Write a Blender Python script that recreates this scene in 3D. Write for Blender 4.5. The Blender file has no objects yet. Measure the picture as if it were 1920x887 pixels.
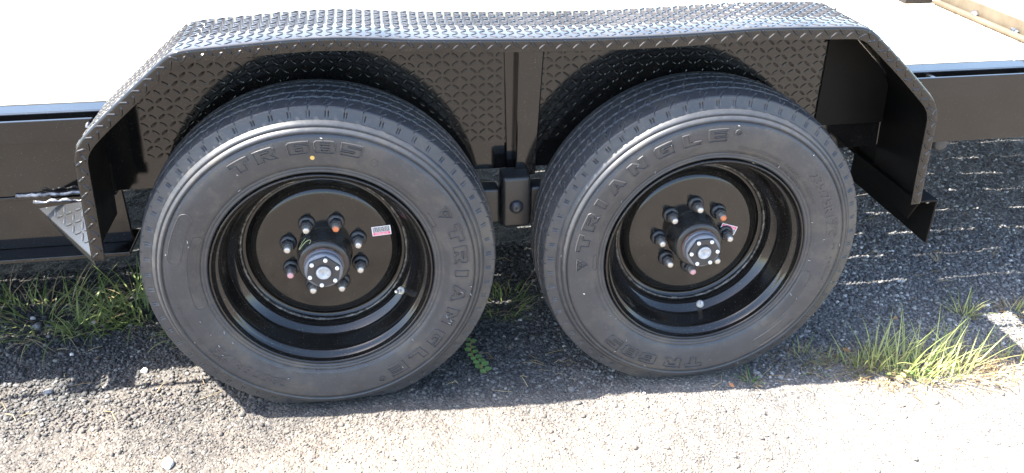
import bpy, math, random
import numpy as np
from mathutils import Vector, Matrix, Quaternion

random.seed(7)
rng = np.random.default_rng(7)
PI = math.pi
scene = bpy.context.scene
COL = scene.collection

# ------------------------------------------------------------------ camera
cam_d = bpy.data.cameras.new('camera')
cam = bpy.data.objects.new('camera', cam_d)
COL.objects.link(cam)
scene.camera = cam
cam_d.sensor_fit = 'HORIZONTAL'
cam_d.sensor_width = 36.0
cam_d.lens = 36.0 * 1643.2 / 1920.0
cam_d.clip_start = 0.05
cam_d.clip_end = 800.0
CAM_POS = Vector((0.1459, -1.6543, 1.3724))
pitch, roll, yaw = 0.50262, 0.00689, 0.15830
_f = Vector((math.sin(yaw), math.cos(yaw), 0)); _r = Vector((math.cos(yaw), -math.sin(yaw), 0)); _u = Vector((0, 0, 1))
_f2 = _f * math.cos(pitch) - _u * math.sin(pitch); _u2 = _u * math.cos(pitch) + _f * math.sin(pitch)
_r3 = _r * math.cos(roll) + _u2 * math.sin(roll); _u3 = _u2 * math.cos(roll) - _r * math.sin(roll)
_m = Matrix((_r3, _u3, -_f2)).transposed()
cam.matrix_world = Matrix.Translation(CAM_POS) @ _m.to_4x4()

# ------------------------------------------------------------------ sky, sun, exposure
TO_SUN = Vector((-0.62, 0.045, 1.0)).normalized()
world = bpy.data.worlds.new('World'); scene.world = world
world.use_nodes = True
wn = world.node_tree
bg = wn.nodes['Background']
sky = wn.nodes.new('ShaderNodeTexSky')
sky.sky_type = 'NISHITA'; sky.sun_disc = False
sky.sun_elevation = math.asin(TO_SUN.z)
sky.sun_rotation = math.atan2(TO_SUN.x, TO_SUN.y)
sky.air_density = 1.0; sky.dust_density = 1.5; sky.ozone_density = 1.0
wn.links.new(sky.outputs['Color'], bg.inputs['Color'])
bg.inputs['Strength'].default_value = 0.14
sun_d = bpy.data.lights.new('sun', 'SUN')
sun_d.energy = 5.0; sun_d.angle = math.radians(0.5); sun_d.color = (1.0, 0.955, 0.885)
sun = bpy.data.objects.new('sun', sun_d); COL.objects.link(sun)
sun.rotation_euler = TO_SUN.to_track_quat('Z', 'Y').to_euler()
sun.location = (-3, 0, 6)
scene.view_settings.view_transform = 'Standard'
scene.view_settings.look = 'None'
scene.view_settings.gamma = 1.0
scene.view_settings.exposure = 2.5
scene.view_settings.use_curve_mapping = False
scene.cycles.max_bounces = 8
scene.cycles.use_denoising = True

# ------------------------------------------------------------------ helpers
def V2(o, label=None, cat=None, group=None, kind=None):
    if label: o['label'] = label
    if cat: o['category'] = cat
    if group: o['group'] = group
    if kind: o['kind'] = kind
    return o

def empty(name, loc=(0, 0, 0), parent=None):
    o = bpy.data.objects.new(name, None); COL.objects.link(o)
    o.location = loc; o.empty_display_size = 0.1
    o.parent = parent
    return o

def mesh(name, verts, faces, mat=None, smooth=False):
    me = bpy.data.meshes.new(name)
    me.from_pydata([tuple(map(float, v)) for v in verts], [], [tuple(map(int, f)) for f in faces])
    if mat: me.materials.append(mat)
    if smooth: me.polygons.foreach_set('use_smooth', [True] * len(me.polygons))
    me.update()
    return me

def np_mesh(name, verts, quads, mat=None, smooth=False):
    verts = np.ascontiguousarray(verts, dtype=np.float32); quads = np.ascontiguousarray(quads, dtype=np.int32)
    n, k = quads.shape
    me = bpy.data.meshes.new(name)
    me.vertices.add(len(verts)); me.vertices.foreach_set('co', verts.ravel())
    me.loops.add(n * k); me.loops.foreach_set('vertex_index', quads.ravel())
    me.polygons.add(n)
    me.polygons.foreach_set('loop_start', np.arange(n, dtype=np.int32) * k)
    me.polygons.foreach_set('loop_total', np.full(n, k, dtype=np.int32))
    if smooth: me.polygons.foreach_set('use_smooth', np.ones(n, dtype=bool))
    if mat: me.materials.append(mat)
    me.update(calc_edges=True)
    return me

def obj(name, me, parent=None, loc=(0, 0, 0), rot=(0, 0, 0)):
    o = bpy.data.objects.new(name, me); COL.objects.link(o)
    o.location = loc; o.rotation_euler = rot; o.parent = parent
    return o

def bevel(o, w=0.002, seg=2):
    m = o.modifiers.new('bevel', 'BEVEL'); m.width = w; m.segments = seg; m.limit_method = 'ANGLE'
    m.angle_limit = math.radians(35)
    return o

class MB:
    """collects pieces of one part"""
    def __init__(s): s.v = []; s.f = []
    def add(s, v, f):
        b = len(s.v); s.v += [tuple(p) for p in v]; s.f += [tuple(i + b for i in q) for q in f]
        return s
    def box(s, x0, x1, y0, y1, z0, z1):
        return s.add([(x0,y0,z0),(x1,y0,z0),(x1,y1,z0),(x0,y1,z0),(x0,y0,z1),(x1,y0,z1),(x1,y1,z1),(x0,y1,z1)],
                     [(3,2,1,0),(4,5,6,7),(0,1,5,4),(1,2,6,5),(2,3,7,6),(3,0,4,7)])
    def prism(s, poly, y0, y1):
        """poly in (x,z) extruded along y"""
        n = len(poly)
        v = [(x, y0, z) for x, z in poly] + [(x, y1, z) for x, z in poly]
        f = [tuple(range(n)), tuple(reversed(range(n, 2 * n)))] + [(i, i + n, (i + 1) % n + n, (i + 1) % n) for i in range(n)]
        return s.add(v, f)
    def lathe(s, prof, n=48, a0=0.0, close=False):
        """prof (r,y) spun about the Y axis"""
        v = []; f = []; m = len(prof)
        for i in range(n):
            a = a0 + 2 * PI * i / n; c, si = math.cos(a), math.sin(a)
            v += [(r * c, y, r * si) for r, y in prof]
        for i in range(n):
            j = (i + 1) % n
            for k in range(m - 1 if not close else m):
                l = (k + 1) % m
                f.append((i * m + k, i * m + l, j * m + l, j * m + k))
        return s.add(v, f)
    def tube(s, pts, r, n=6, taper=None):
        pts = [Vector(p) for p in pts]; v = []; f = []
        for i, p in enumerate(pts):
            t = (pts[min(i + 1, len(pts) - 1)] - pts[max(i - 1, 0)]).normalized()
            a = t.orthogonal().normalized() if i == 0 else (a - t * a.dot(t)).normalized()
            b = t.cross(a); rr = r if taper is None else r * taper[i]
            v += [tuple(p + (a * math.cos(2 * PI * k / n) + b * math.sin(2 * PI * k / n)) * rr) for k in range(n)]
        for i in range(len(pts) - 1):
            for k in range(n):
                l = (k + 1) % n; f.append((i * n + k, i * n + l, (i + 1) * n + l, (i + 1) * n + k))
        f.append(tuple(reversed(range(n)))); f.append(tuple(range((len(pts) - 1) * n, len(pts) * n)))
        return s.add(v, f)
    def build(s, name, mat, parent=None, smooth=False, loc=(0, 0, 0), rot=(0, 0, 0), bev=0):
        o = obj(name, mesh(name, s.v, s.f, mat, smooth), parent, loc, rot)
        if bev: bevel(o, bev)
        return o

# ------------------------------------------------------------------ materials
def mat(name, color, rough=0.5, spec=0.5, metal=0.0, coat=0.0):
    m = bpy.data.materials.new(name); m.use_nodes = True
    b = m.node_tree.nodes['Principled BSDF']
    b.inputs['Base Color'].default_value = (*color, 1); b.inputs['Roughness'].default_value = rough
    b.inputs['Specular IOR Level'].default_value = spec; b.inputs['Metallic'].default_value = metal
    b.inputs['Coat Weight'].default_value = coat; b.inputs['Coat Roughness'].default_value = 0.06
    return m
def N(m, typ, **kw):
    n = m.node_tree.nodes.new(typ)
    for k, v in kw.items():
        if k in n.inputs: n.inputs[k].default_value = v
        else: setattr(n, k, v)
    return n
def L(m, a, b): m.node_tree.links.new(a, b)
def B(m): return m.node_tree.nodes['Principled BSDF']
def coords(m, kind='Object'):
    return N(m, 'ShaderNodeTexCoord').outputs[kind]
def noise(m, co, scale, detail=4, rough=0.6):
    n = N(m, 'ShaderNodeTexNoise', Scale=scale, Detail=detail, Roughness=rough); L(m, co, n.inputs['Vector']); return n.outputs['Fac']
def ramp(m, fac, stops):
    r = N(m, 'ShaderNodeValToRGB'); L(m, fac, r.inputs['Fac'])
    e = r.color_ramp.elements
    e[0].position, e[0].color = stops[0][0], (*stops[0][1], 1); e[1].position, e[1].color = stops[-1][0], (*stops[-1][1], 1)
    for p, c in stops[1:-1]:
        k = e.new(p); k.color = (*c, 1)
    return r.outputs['Color']
def mix(m, fac, a, b):
    n = N(m, 'ShaderNodeMix', data_type='RGBA')
    if hasattr(fac, 'links'): L(m, fac, n.inputs['Factor'])
    else: n.inputs['Factor'].default_value = fac
    for s, x in ((6, a), (7, b)):
        if hasattr(x, 'links'): L(m, x, n.inputs[s])
        else: n.inputs[s].default_value = (*x, 1)
    return n.outputs[2]
def bump(m, h, strength=0.3, dist=0.002, normal=None):
    n = N(m, 'ShaderNodeBump', Strength=strength, Distance=dist); L(m, h, n.inputs['Height'])
    if normal: L(m, normal, n.inputs['Normal'])
    return n.outputs['Normal']
g3 = lambda v: (v, v, v)

def paint(name, rough, wave=0.15, dust=0.5, base=0.012, glare_up=0.0):
    m = mat(name, g3(base), rough, 0.52)
    co = coords(m)
    sp = noise(m, co, 420, 2, 0.5)
    film = noise(m, co, 9, 5, 0.6)
    speck = ramp(m, sp, [(0.0, g3(0)), (0.695, g3(0)), (0.73, g3(dust)), (1, g3(dust))])
    fl = ramp(m, film, [(0.35, g3(base * 0.8)), (0.75, (base * 1.9, base * 1.8, base * 1.6))])
    colr = mix(m, speck, fl, (0.22, 0.20, 0.17))
    if glare_up:                                   # sky glare painted as patchy grey on faces that lie flat
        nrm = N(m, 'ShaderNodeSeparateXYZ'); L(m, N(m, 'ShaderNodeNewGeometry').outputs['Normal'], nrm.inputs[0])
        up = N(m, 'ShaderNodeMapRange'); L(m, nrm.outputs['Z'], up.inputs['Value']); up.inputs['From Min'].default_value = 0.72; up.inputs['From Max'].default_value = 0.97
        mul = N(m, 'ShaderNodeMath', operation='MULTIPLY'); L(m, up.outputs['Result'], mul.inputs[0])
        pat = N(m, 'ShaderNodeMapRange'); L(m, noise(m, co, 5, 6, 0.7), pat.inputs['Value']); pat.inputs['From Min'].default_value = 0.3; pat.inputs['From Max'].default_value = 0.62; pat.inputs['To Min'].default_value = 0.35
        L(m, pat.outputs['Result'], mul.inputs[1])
        colr = mix(m, mul.outputs[0], colr, (glare_up, glare_up, glare_up * 1.02))
    L(m, colr, B(m).inputs['Base Color'])
    rr = N(m, 'ShaderNodeMapRange'); L(m, film, rr.inputs['Value'])
    rr.inputs['To Min'].default_value = rough * 0.75; rr.inputs['To Max'].default_value = rough * 1.35
    L(m, rr.outputs['Result'], B(m).inputs['Roughness'])
    nz = noise(m, co, 14, 3, 0.5)
    fine = noise(m, co, 600, 2, 0.5)
    L(m, bump(m, fine, 0.05, 0.0005, bump(m, nz, wave, 0.004)), B(m).inputs['Normal'])
    return m
M_PAINT = paint('black_gloss_paint', 0.06, 0.03, base=0.006)
M_RIM = paint('black_rim_paint', 0.085, 0.015, dust=0.8, base=0.006)
M_FEND = paint('black_fender_paint', 0.055, 0.05, dust=0.3, base=0.006, glare_up=0.08)
M_UNDER = paint('black_undercoat', 0.5, 0.2, dust=0.1, base=0.003)
for _i in ('Specular IOR Level',): B(M_UNDER).inputs[_i].default_value = 0.2
M_SATIN = paint('black_satin_paint', 0.32, 0.1, base=0.016)

def rubber(name):
    m = mat(name, g3(0.04), 0.45, 0.5)
    co = coords(m)
    a = noise(m, co, 4.5, 8, 0.72); b = noise(m, co, 160, 4, 0.6); c = noise(m, co, 22, 6, 0.7)
    c1 = ramp(m, a, [(0.32, (0.026, 0.028, 0.032)), (0.52, (0.038, 0.040, 0.044)), (0.70, (0.082, 0.072, 0.058))])
    c1 = mix(m, ramp(m, c, [(0.52, g3(0)), (0.75, g3(0.5))]), c1, (0.085, 0.078, 0.068))
    L(m, mix(m, ramp(m, b, [(0.58, g3(0)), (0.8, g3(0.4))]), c1, (0.13, 0.12, 0.105)), B(m).inputs['Base Color'])
    rr = N(m, 'ShaderNodeMapRange'); L(m, a, rr.inputs['Value']); rr.inputs['From Min'].default_value = 0.3; rr.inputs['From Max'].default_value = 0.7; rr.inputs['To Min'].default_value = 0.28; rr.inputs['To Max'].default_value = 0.58
    L(m, rr.outputs['Result'], B(m).inputs['Roughness'])
    # fine concentric moulding lines about the axle
    fl = N(m, 'ShaderNodeVectorMath', operation='MULTIPLY'); L(m, co, fl.inputs[0]); fl.inputs[1].default_value = (1, 0, 1)
    le = N(m, 'ShaderNodeVectorMath', operation='LENGTH'); L(m, fl.outputs[0], le.inputs[0])
    sn = N(m, 'ShaderNodeMath', operation='MULTIPLY'); L(m, le.outputs['Value'], sn.inputs[0]); sn.inputs[1].default_value = 2100.0
    si = N(m, 'ShaderNodeMath', operation='SINE'); L(m, sn.outputs[0], si.inputs[0])
    L(m, bump(m, si.outputs[0], 0.10, 0.0003, bump(m, b, 0.2, 0.001)), B(m).inputs['Normal'])
    return m
M_RUB = rubber('tyre_rubber')
M_LET = mat('raised_rubber', (0.045, 0.046, 0.049), 0.30, 0.6)
M_STEEL = mat('zinc_steel', (0.52, 0.49, 0.44), 0.38, 0.5, 0.6)
M_CAST = mat('grey_cast_hub', (0.16, 0.17, 0.19), 0.42, 0.5, 0.3)
M_HUB = paint('black_hub_paint', 0.24, 0.25, base=0.02)
M_HUBCAP = mat('black_cap_plate', (0.025, 0.027, 0.03), 0.38, 0.5)
M_WHITE = mat('pale_metal_plug', (0.70, 0.70, 0.68), 0.45, 0.4)
_c = coords(M_WHITE); L(M_WHITE, ramp(M_WHITE, noise(M_WHITE, _c, 120, 5), [(0.35, (0.26, 0.27, 0.28)), (0.6, (0.42, 0.43, 0.44))]), B(M_WHITE).inputs['Base Color'])
M_RUST = mat('orange_seal', (0.30, 0.09, 0.03), 0.7)
_c = coords(M_RUST); L(M_RUST, ramp(M_RUST, noise(M_RUST, _c, 90, 5), [(0.4, (0.05, 0.03, 0.02)), (0.75, (0.30, 0.10, 0.035))]), B(M_RUST).inputs['Base Color'])
M_SPEW = mat('pale_mould_hair', (0.28, 0.27, 0.26), 0.5)
M_ORANGE = mat('orange_marker_paint', (0.52, 0.16, 0.065), 0.55)
M_PINK = mat('pink_marker_paint', (0.52, 0.29, 0.30), 0.55)
M_YEL = mat('yellow_marker_paint', (0.55, 0.36, 0.10), 0.6)
M_CHALK = mat('green_yellow_marker', (0.45, 0.48, 0.22), 0.8)
M_LABELW = mat('label_white', (0.75, 0.73, 0.73), 0.4)
M_LABELP = mat('label_pink', (0.72, 0.09, 0.17), 0.4)
M_LABELK = mat('label_ink', (0.04, 0.04, 0.045), 0.45)
M_WELD = mat('silvered_weld', (0.45, 0.46, 0.48), 0.32, 0.5, 0.55)
_c = coords(M_WELD); L(M_WELD, ramp(M_WELD, noise(M_WELD, _c, 55, 6), [(0.38, (0.03, 0.03, 0.035)), (0.55, (0.22, 0.23, 0.25)), (0.78, (0.42, 0.43, 0.45))]), B(M_WELD).inputs['Base Color'])
M_RIMWELD = mat('rim_weld', (0.10, 0.10, 0.10), 0.3, 0.5, 0.3)
_c = coords(M_RIMWELD); L(M_RIMWELD, ramp(M_RIMWELD, noise(M_RIMWELD, _c, 130, 5), [(0.42, (0.02, 0.02, 0.02)), (0.75, (0.24, 0.23, 0.21))]), B(M_RIMWELD).inputs['Base Color'])
M_CLEARPLATE = mat('scuffed_bare_plate', (0.035, 0.035, 0.034), 0.16, 0.9, 0.2)
M_TAN = mat('bare_tan_steel', (0.30, 0.21, 0.11), 0.55, 0.4)
_c = coords(M_TAN); L(M_TAN, ramp(M_TAN, noise(M_TAN, _c, 18, 5), [(0.3, (0.085, 0.066, 0.042)), (0.7, (0.125, 0.10, 0.068))]), B(M_TAN).inputs['Base Color'])

def wood():
    m = mat('weathered_pine', (0.55, 0.47, 0.36), 0.75, 0.3)
    mp = N(m, 'ShaderNodeMapping'); L(m, coords(m), mp.inputs['Vector']); mp.inputs['Scale'].default_value = (0.6, 14, 14)
    n1 = noise(m, mp.outputs['Vector'], 6, 6)
    L(m, ramp(m, n1, [(0.3, (0.44, 0.36, 0.26)), (0.7, (0.66, 0.58, 0.46))]), B(m).inputs['Base Color'])
    L(m, bump(m, n1, 0.3, 0.003), B(m).inputs['Normal'])
    return m
M_WOOD = wood()
M_DARKWOOD = mat('dark_rubber_mat', (0.018, 0.013, 0.010), 0.7)

def ground_mat(name, stones=False):
    m = mat(name, g3(0.16), 0.85, 0.35)
    co = coords(m)
    big = noise(m, co, 2.2, 6, 0.65); mid = noise(m, co, 38, 5, 0.65); fine = noise(m, co, 260, 4, 0.7)
    nrm = None
    if stones:
        isl = N(m, 'ShaderNodeNewGeometry').outputs['Random Per Island']
        c1 = ramp(m, isl, [(0.0, (0.030, 0.031, 0.033)), (0.40, (0.062, 0.062, 0.063)), (0.75, (0.105, 0.102, 0.098)), (0.93, (0.17, 0.165, 0.155)), (0.985, (0.28, 0.27, 0.25)), (1.0, (0.42, 0.40, 0.38))])
        c1 = mix(m, 0.25, c1, ramp(m, fine, [(0.3, g3(0.03)), (0.7, g3(0.15))]))
    else:
        # aggregate set in dark binder
        wob = N(m, 'ShaderNodeTexNoise', Scale=60.0, Detail=2.0); L(m, co, wob.inputs['Vector'])
        vm = N(m, 'ShaderNodeVectorMath', operation='MULTIPLY_ADD'); L(m, wob.outputs['Color'], vm.inputs[0]); vm.inputs[1].default_value = (0.012, 0.012, 0.012); L(m, co, vm.inputs[2])
        vo = N(m, 'ShaderNodeTexVoronoi', Scale=150.0); L(m, vm.outputs[0], vo.inputs['Vector'])
        vs = N(m, 'ShaderNodeSeparateColor'); L(m, vo.outputs['Color'], vs.inputs[0])
        cell = ramp(m, vs.outputs[0], [(0.0, (0.040, 0.040, 0.041)), (0.5, (0.085, 0.083, 0.080)), (0.85, (0.15, 0.145, 0.135)), (1.0, (0.30, 0.28, 0.25))])
        edge = ramp(m, vo.outputs['Distance'], [(0.35, g3(0.0)), (0.75, g3(0.85))])
        c1 = mix(m, edge, cell, (0.024, 0.023, 0.022))
        c1 = mix(m, 0.22, c1, ramp(m, fine, [(0.3, g3(0.03)), (0.7, (0.20, 0.19, 0.17))]))
        inv = N(m, 'ShaderNodeMath', operation='SUBTRACT'); inv.inputs[0].default_value = 1.0; L(m, vo.outputs['Distance'], inv.inputs[1])
        nrm = bump(m, inv.outputs[0], 0.9, 0.005)
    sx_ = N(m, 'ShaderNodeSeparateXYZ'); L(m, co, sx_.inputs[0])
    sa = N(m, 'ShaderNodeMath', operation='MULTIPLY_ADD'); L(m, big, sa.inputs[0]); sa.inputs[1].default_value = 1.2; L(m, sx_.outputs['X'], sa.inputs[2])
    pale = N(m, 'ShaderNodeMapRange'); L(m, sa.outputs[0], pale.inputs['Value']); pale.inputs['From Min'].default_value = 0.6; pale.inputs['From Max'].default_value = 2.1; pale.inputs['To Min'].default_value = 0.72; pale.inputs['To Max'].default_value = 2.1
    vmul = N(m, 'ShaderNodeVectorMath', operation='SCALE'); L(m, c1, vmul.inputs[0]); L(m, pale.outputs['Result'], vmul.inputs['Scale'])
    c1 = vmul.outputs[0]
    # tan dust lies in drifts, thickest on the drive lane
    sep = N(m, 'ShaderNodeSeparateXYZ'); L(m, co, sep.inputs[0])
    lane = N(m, 'ShaderNodeMapRange'); L(m, sep.outputs['Y'], lane.inputs['Value'])
    lane.inputs['From Min'].default_value = 0.30; lane.inputs['From Max'].default_value = -0.60
    lane.inputs['To Min'].default_value = -0.14; lane.inputs['To Max'].default_value = 0.52
    ad = N(m, 'ShaderNodeMath', operation='ADD'); L(m, lane.outputs['Result'], ad.inputs[0]); L(m, big, ad.inputs[1])
    dust = ramp(m, ad.outputs[0], [(0.42, g3(0.0)), (0.90, g3(0.66 if stones else 0.82))])
    dm = N(m, 'ShaderNodeMath', operation='MULTIPLY'); L(m, dust, dm.inputs[0]); L(m, ramp(m, mid, [(0.30, g3(0.45)), (0.62, g3(1.0))]), dm.inputs[1])
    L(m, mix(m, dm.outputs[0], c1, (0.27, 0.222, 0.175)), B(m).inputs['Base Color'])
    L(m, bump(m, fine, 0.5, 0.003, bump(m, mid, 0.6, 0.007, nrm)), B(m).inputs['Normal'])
    return m
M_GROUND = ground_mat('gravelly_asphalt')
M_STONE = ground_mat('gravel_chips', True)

def leafmat(name, c0, c1, trans=0.35):
    m = mat(name, c0, 0.5, 0.35)
    isl = N(m, 'ShaderNodeNewGeometry').outputs['Random Per Island']
    c = ramp(m, isl, [(0.0, c0), (1.0, c1)])
    L(m, c, B(m).inputs['Base Color'])
    tr = N(m, 'ShaderNodeBsdfTranslucent'); L(m, c, tr.inputs['Color'])
    mx = N(m, 'ShaderNodeMixShader'); mx.inputs[0].default_value = trans
    out = m.node_tree.nodes['Material Output']
    L(m, B(m).outputs[0], mx.inputs[1]); L(m, tr.outputs[0], mx.inputs[2]); L(m, mx.outputs[0], out.inputs['Surface'])
    return m
M_GRASS = leafmat('green_grass', (0.095, 0.16, 0.042), (0.34, 0.38, 0.15), 0.42)
M_PALE = leafmat('pale_green_grass', (0.20, 0.26, 0.07), (0.52, 0.50, 0.22))
M_STRAW = leafmat('dry_straw', (0.20, 0.13, 0.065), (0.46, 0.37, 0.22), 0.2)
M_LEAF = leafmat('weed_leaf', (0.05, 0.13, 0.03), (0.14, 0.24, 0.07))
M_CLOVER = leafmat('bright_weed_leaf', (0.14, 0.27, 0.085), (0.24, 0.38, 0.13))
M_BROWN = leafmat('brown_leaf', (0.28, 0.11, 0.045), (0.42, 0.20, 0.09), 0.15)
M_PEBBLE = mat('pale_stone', (0.55, 0.53, 0.50), 0.8, 0.3)
_c = coords(M_PEBBLE); L(M_PEBBLE, ramp(M_PEBBLE, noise(M_PEBBLE, _c, 90, 5), [(0.3, (0.34, 0.33, 0.32)), (0.7, (0.66, 0.64, 0.60))]), B(M_PEBBLE).inputs['Base Color'])
M_GREYST = mat('grey_stone', (0.20, 0.20, 0.20), 0.85, 0.3)
_c = coords(M_GREYST); L(M_GREYST, ramp(M_GREYST, noise(M_GREYST, _c, 90, 5), [(0.3, (0.12, 0.12, 0.12)), (0.7, (0.28, 0.27, 0.26))]), B(M_GREYST).inputs['Base Color'])

# ------------------------------------------------------------------ ground
def vnoise(x, y, s, seed):
    r = np.random.default_rng(seed); T = r.random((256, 256))
    ca_, sa_ = math.cos(seed * 1.7 + 0.4), math.sin(seed * 1.7 + 0.4)
    x, y = (x * ca_ - y * sa_) / s, (x * sa_ + y * ca_) / s
    i = np.floor(x).astype(int); j = np.floor(y).astype(int); u = x - i; v = y - j
    u = u * u * (3 - 2 * u); v = v * v * (3 - 2 * v)
    g = lambda a, b: T[a % 256, b % 256]
    return (g(i, j) * (1 - u) * (1 - v) + g(i + 1, j) * u * (1 - v) + g(i, j + 1) * (1 - u) * v + g(i + 1, j + 1) * u * v) - 0.5
def gbase(x):
    x = np.asarray(x, dtype=float)
    return np.where(x > 0, 0.03 - 0.03 * np.minimum(x, 2.6), 0.03 + 0.0 * x)
def gz(x, y):
    x = np.asarray(x, dtype=float); y = np.asarray(y, dtype=float)
    near = np.exp(-((x - 0.6) ** 2 + y ** 2) / 30.0)
    h = gbase(x) + near * (0.012 * vnoise(x, y, 0.42, 1) + 0.007 * vnoise(x, y, 0.11, 2) + 0.006 * vnoise(x, y, 0.035, 3) + 0.005 * vnoise(x, y, 0.0185, 4))
    h = h - 0.004
    # shallow tracks pressed under the two tyres
    for cx in (0.0, 0.861):
        d = np.exp(-((x - cx) / 0.10) ** 4 - ((y - 0.1) / 0.12) ** 4)
        h = h * (1 - d) + (gbase(cx) - 0.004) * d
    return h
def axis(a, b, step, far):
    c = list(np.arange(a, b, step)); d = step; lo = []; hi = []
    x = a
    while x > -far: d *= 1.35; x -= d; lo.append(x)
    d = step; x = c[-1]
    while x < far: d *= 1.35; x += d; hi.append(x)
    return np.array(lo[::-1] + c + hi)
gx = axis(-1.2, 2.8, 0.0068, 90); gy = axis(-0.62, 1.6, 0.0068, 90)
GX, GY = np.meshgrid(gx, gy, indexing='ij')
GZ = gz(GX, GY)
nx, ny = len(gx), len(gy)
idx = np.arange(nx * ny).reshape(nx, ny)
q = np.stack([idx[:-1, :-1], idx[1:, :-1], idx[1:, 1:], idx[:-1, 1:]], -1).reshape(-1, 4)
ground = obj('ground', np_mesh('ground', np.stack([GX, GY, GZ], -1).reshape(-1, 3), q, M_GROUND, True))
V2(ground, kind='structure')

# loose chips of stone, far too many to count
ico = []
ph = (1 + 5 ** 0.5) / 2
for a in (-1, 1):
    for b in (-ph, ph):
        ico += [(0, a, b), (a, b, 0), (b, 0, a)]
ico = np.array(ico) / math.sqrt(1 + ph * ph)
import bmesh
_bm = bmesh.new()
for p in ico: _bm.verts.new(p)
bmesh.ops.convex_hull(_bm, input=_bm.verts)
_bm.verts.index_update()
ICO_V = np.array([v.co[:] for v in _bm.verts]); ICO_F = np.array([[v.index for v in f.verts] for f in _bm.faces]); _bm.free()
def chips(n, xr, yr, smin, smax, pw, seed, keep=None, flat=0.65, sink=0.15):
    r = np.random.default_rng(seed)
    x = r.uniform(*xr, n); y = r.uniform(*yr, n)
    if keep is not None:
        k = keep(x, y, r); x, y = x[k], y[k]; n = len(x)
    s = smin + (smax - smin) * r.random(n) ** pw
    V = np.repeat(ICO_V[None], n, 0) * (1 + 0.38 * (r.random((n, 12, 1)) - 0.5) * 2 * 0.8)
    V *= np.stack([r.uniform(0.75, 1.35, n), r.uniform(0.65, 1.1, n), r.uniform(0.4, 0.95, n) * flat / 0.65], -1)[:, None, :]
    # random rotation: tilt then yaw
    a = r.uniform(0, 2 * PI, n); t = r.normal(0, 0.45, n)
    ct, st = np.cos(t)[:, None], np.sin(t)[:, None]
    Vy = V[:, :, 1] * ct - V[:, :, 2] * st; Vz = V[:, :, 1] * st + V[:, :, 2] * ct
    ca, sa = np.cos(a)[:, None], np.sin(a)[:, None]
    Vx = V[:, :, 0] * ca - Vy * sa; Vy2 = V[:, :, 0] * sa + Vy * ca
    P = np.stack([Vx, Vy2, Vz], -1) * (s / 2)[:, None, None]
    P[:, :, 0] += x[:, None]; P[:, :, 1] += y[:, None]
    P[:, :, 2] += (gz(x, y) + s * sink)[:, None]
    F = ICO_F[None] + (np.arange(n) * 12)[:, None, None]
    return P.reshape(-1, 3), F.reshape(-1, 3)
def keep_far(x, y, r):
    under = (np.abs(x) < 0.17) & (y > 0.0) & (y < 0.2) | (np.abs(x - 0.861) < 0.17) & (y > 0.0) & (y < 0.2)
    return ~under
def keep_patchy(x, y, r):
    return keep_far(x, y, r) & (r.random(len(x)) < np.clip(0.5 + 2.2 * vnoise(x, y, 0.28, 9) + 0.5 * (y > -0.1), 0.12, 1))
parts_v, parts_f, base = [], [], 0
for args in ((60000, (-1.0, 2.2), (-0.50, 0.10), 0.0022, 0.0068, 2.0, 21, keep_patchy),
             (34000, (-1.0, 2.2), (0.0, 0.75), 0.004, 0.013, 1.7, 22, keep_far),
             (13000, (0.9, 2.8), (0.3, 1.5), 0.006, 0.015, 1.5, 23, keep_far),
             (900, (-1.0, 2.3), (-0.5, 0.7), 0.009, 0.019, 2.6, 24, keep_patchy)):
    v, f = chips(*args)
    parts_v.append(v); parts_f.append(f + base); base += len(v)
gravel = obj('gravel', np_mesh('gravel', np.concatenate(parts_v), np.concatenate(parts_f), M_STONE))
V2(gravel, 'loose grey gravel chips scattered over the asphalt under and before the trailer', 'gravel', kind='stuff')

# ------------------------------------------------------------------ the trailer
trailer = empty('flatbed_trailer', (0, 0, 0))
V2(trailer, 'black tandem axle flatbed trailer with wooden deck and diamond plate fender', 'trailer')

# ---- wheels
# sidewall profile (r, y): y < 0 points to the camera
PROF = [(0.232, 0.030), (0.2365, 0.014), (0.2385, 0.0055), (0.2415, 0.0025), (0.2455, 0.0022), (0.2462, 0.0036), (0.2472, 0.0016), (0.2525, 0.0000),
        (0.2532, 0.0014), (0.2540, -0.0006), (0.262, -0.0034), (0.272, -0.0062), (0.284, -0.0082), (0.296, -0.0092), (0.308, -0.0090), (0.318, -0.0082),
        (0.3258, -0.0066), (0.3266, -0.0034), (0.3284, -0.0034), (0.3294, -0.0076), (0.3335, -0.0050), (0.3372, -0.0020), (0.3380, 0.0014), (0.3393, 0.0024), (0.3402, 0.0006),
        (0.344, 0.0042), (0.3486, 0.0086), (0.3494, 0.0110), (0.3504, 0.0122), (0.3514, 0.0118)]
def prof_y(r):
    pr = [p[0] for p in PROF]; py = [p[1] for p in PROF]
    return float(np.interp(r, pr, py))
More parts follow.
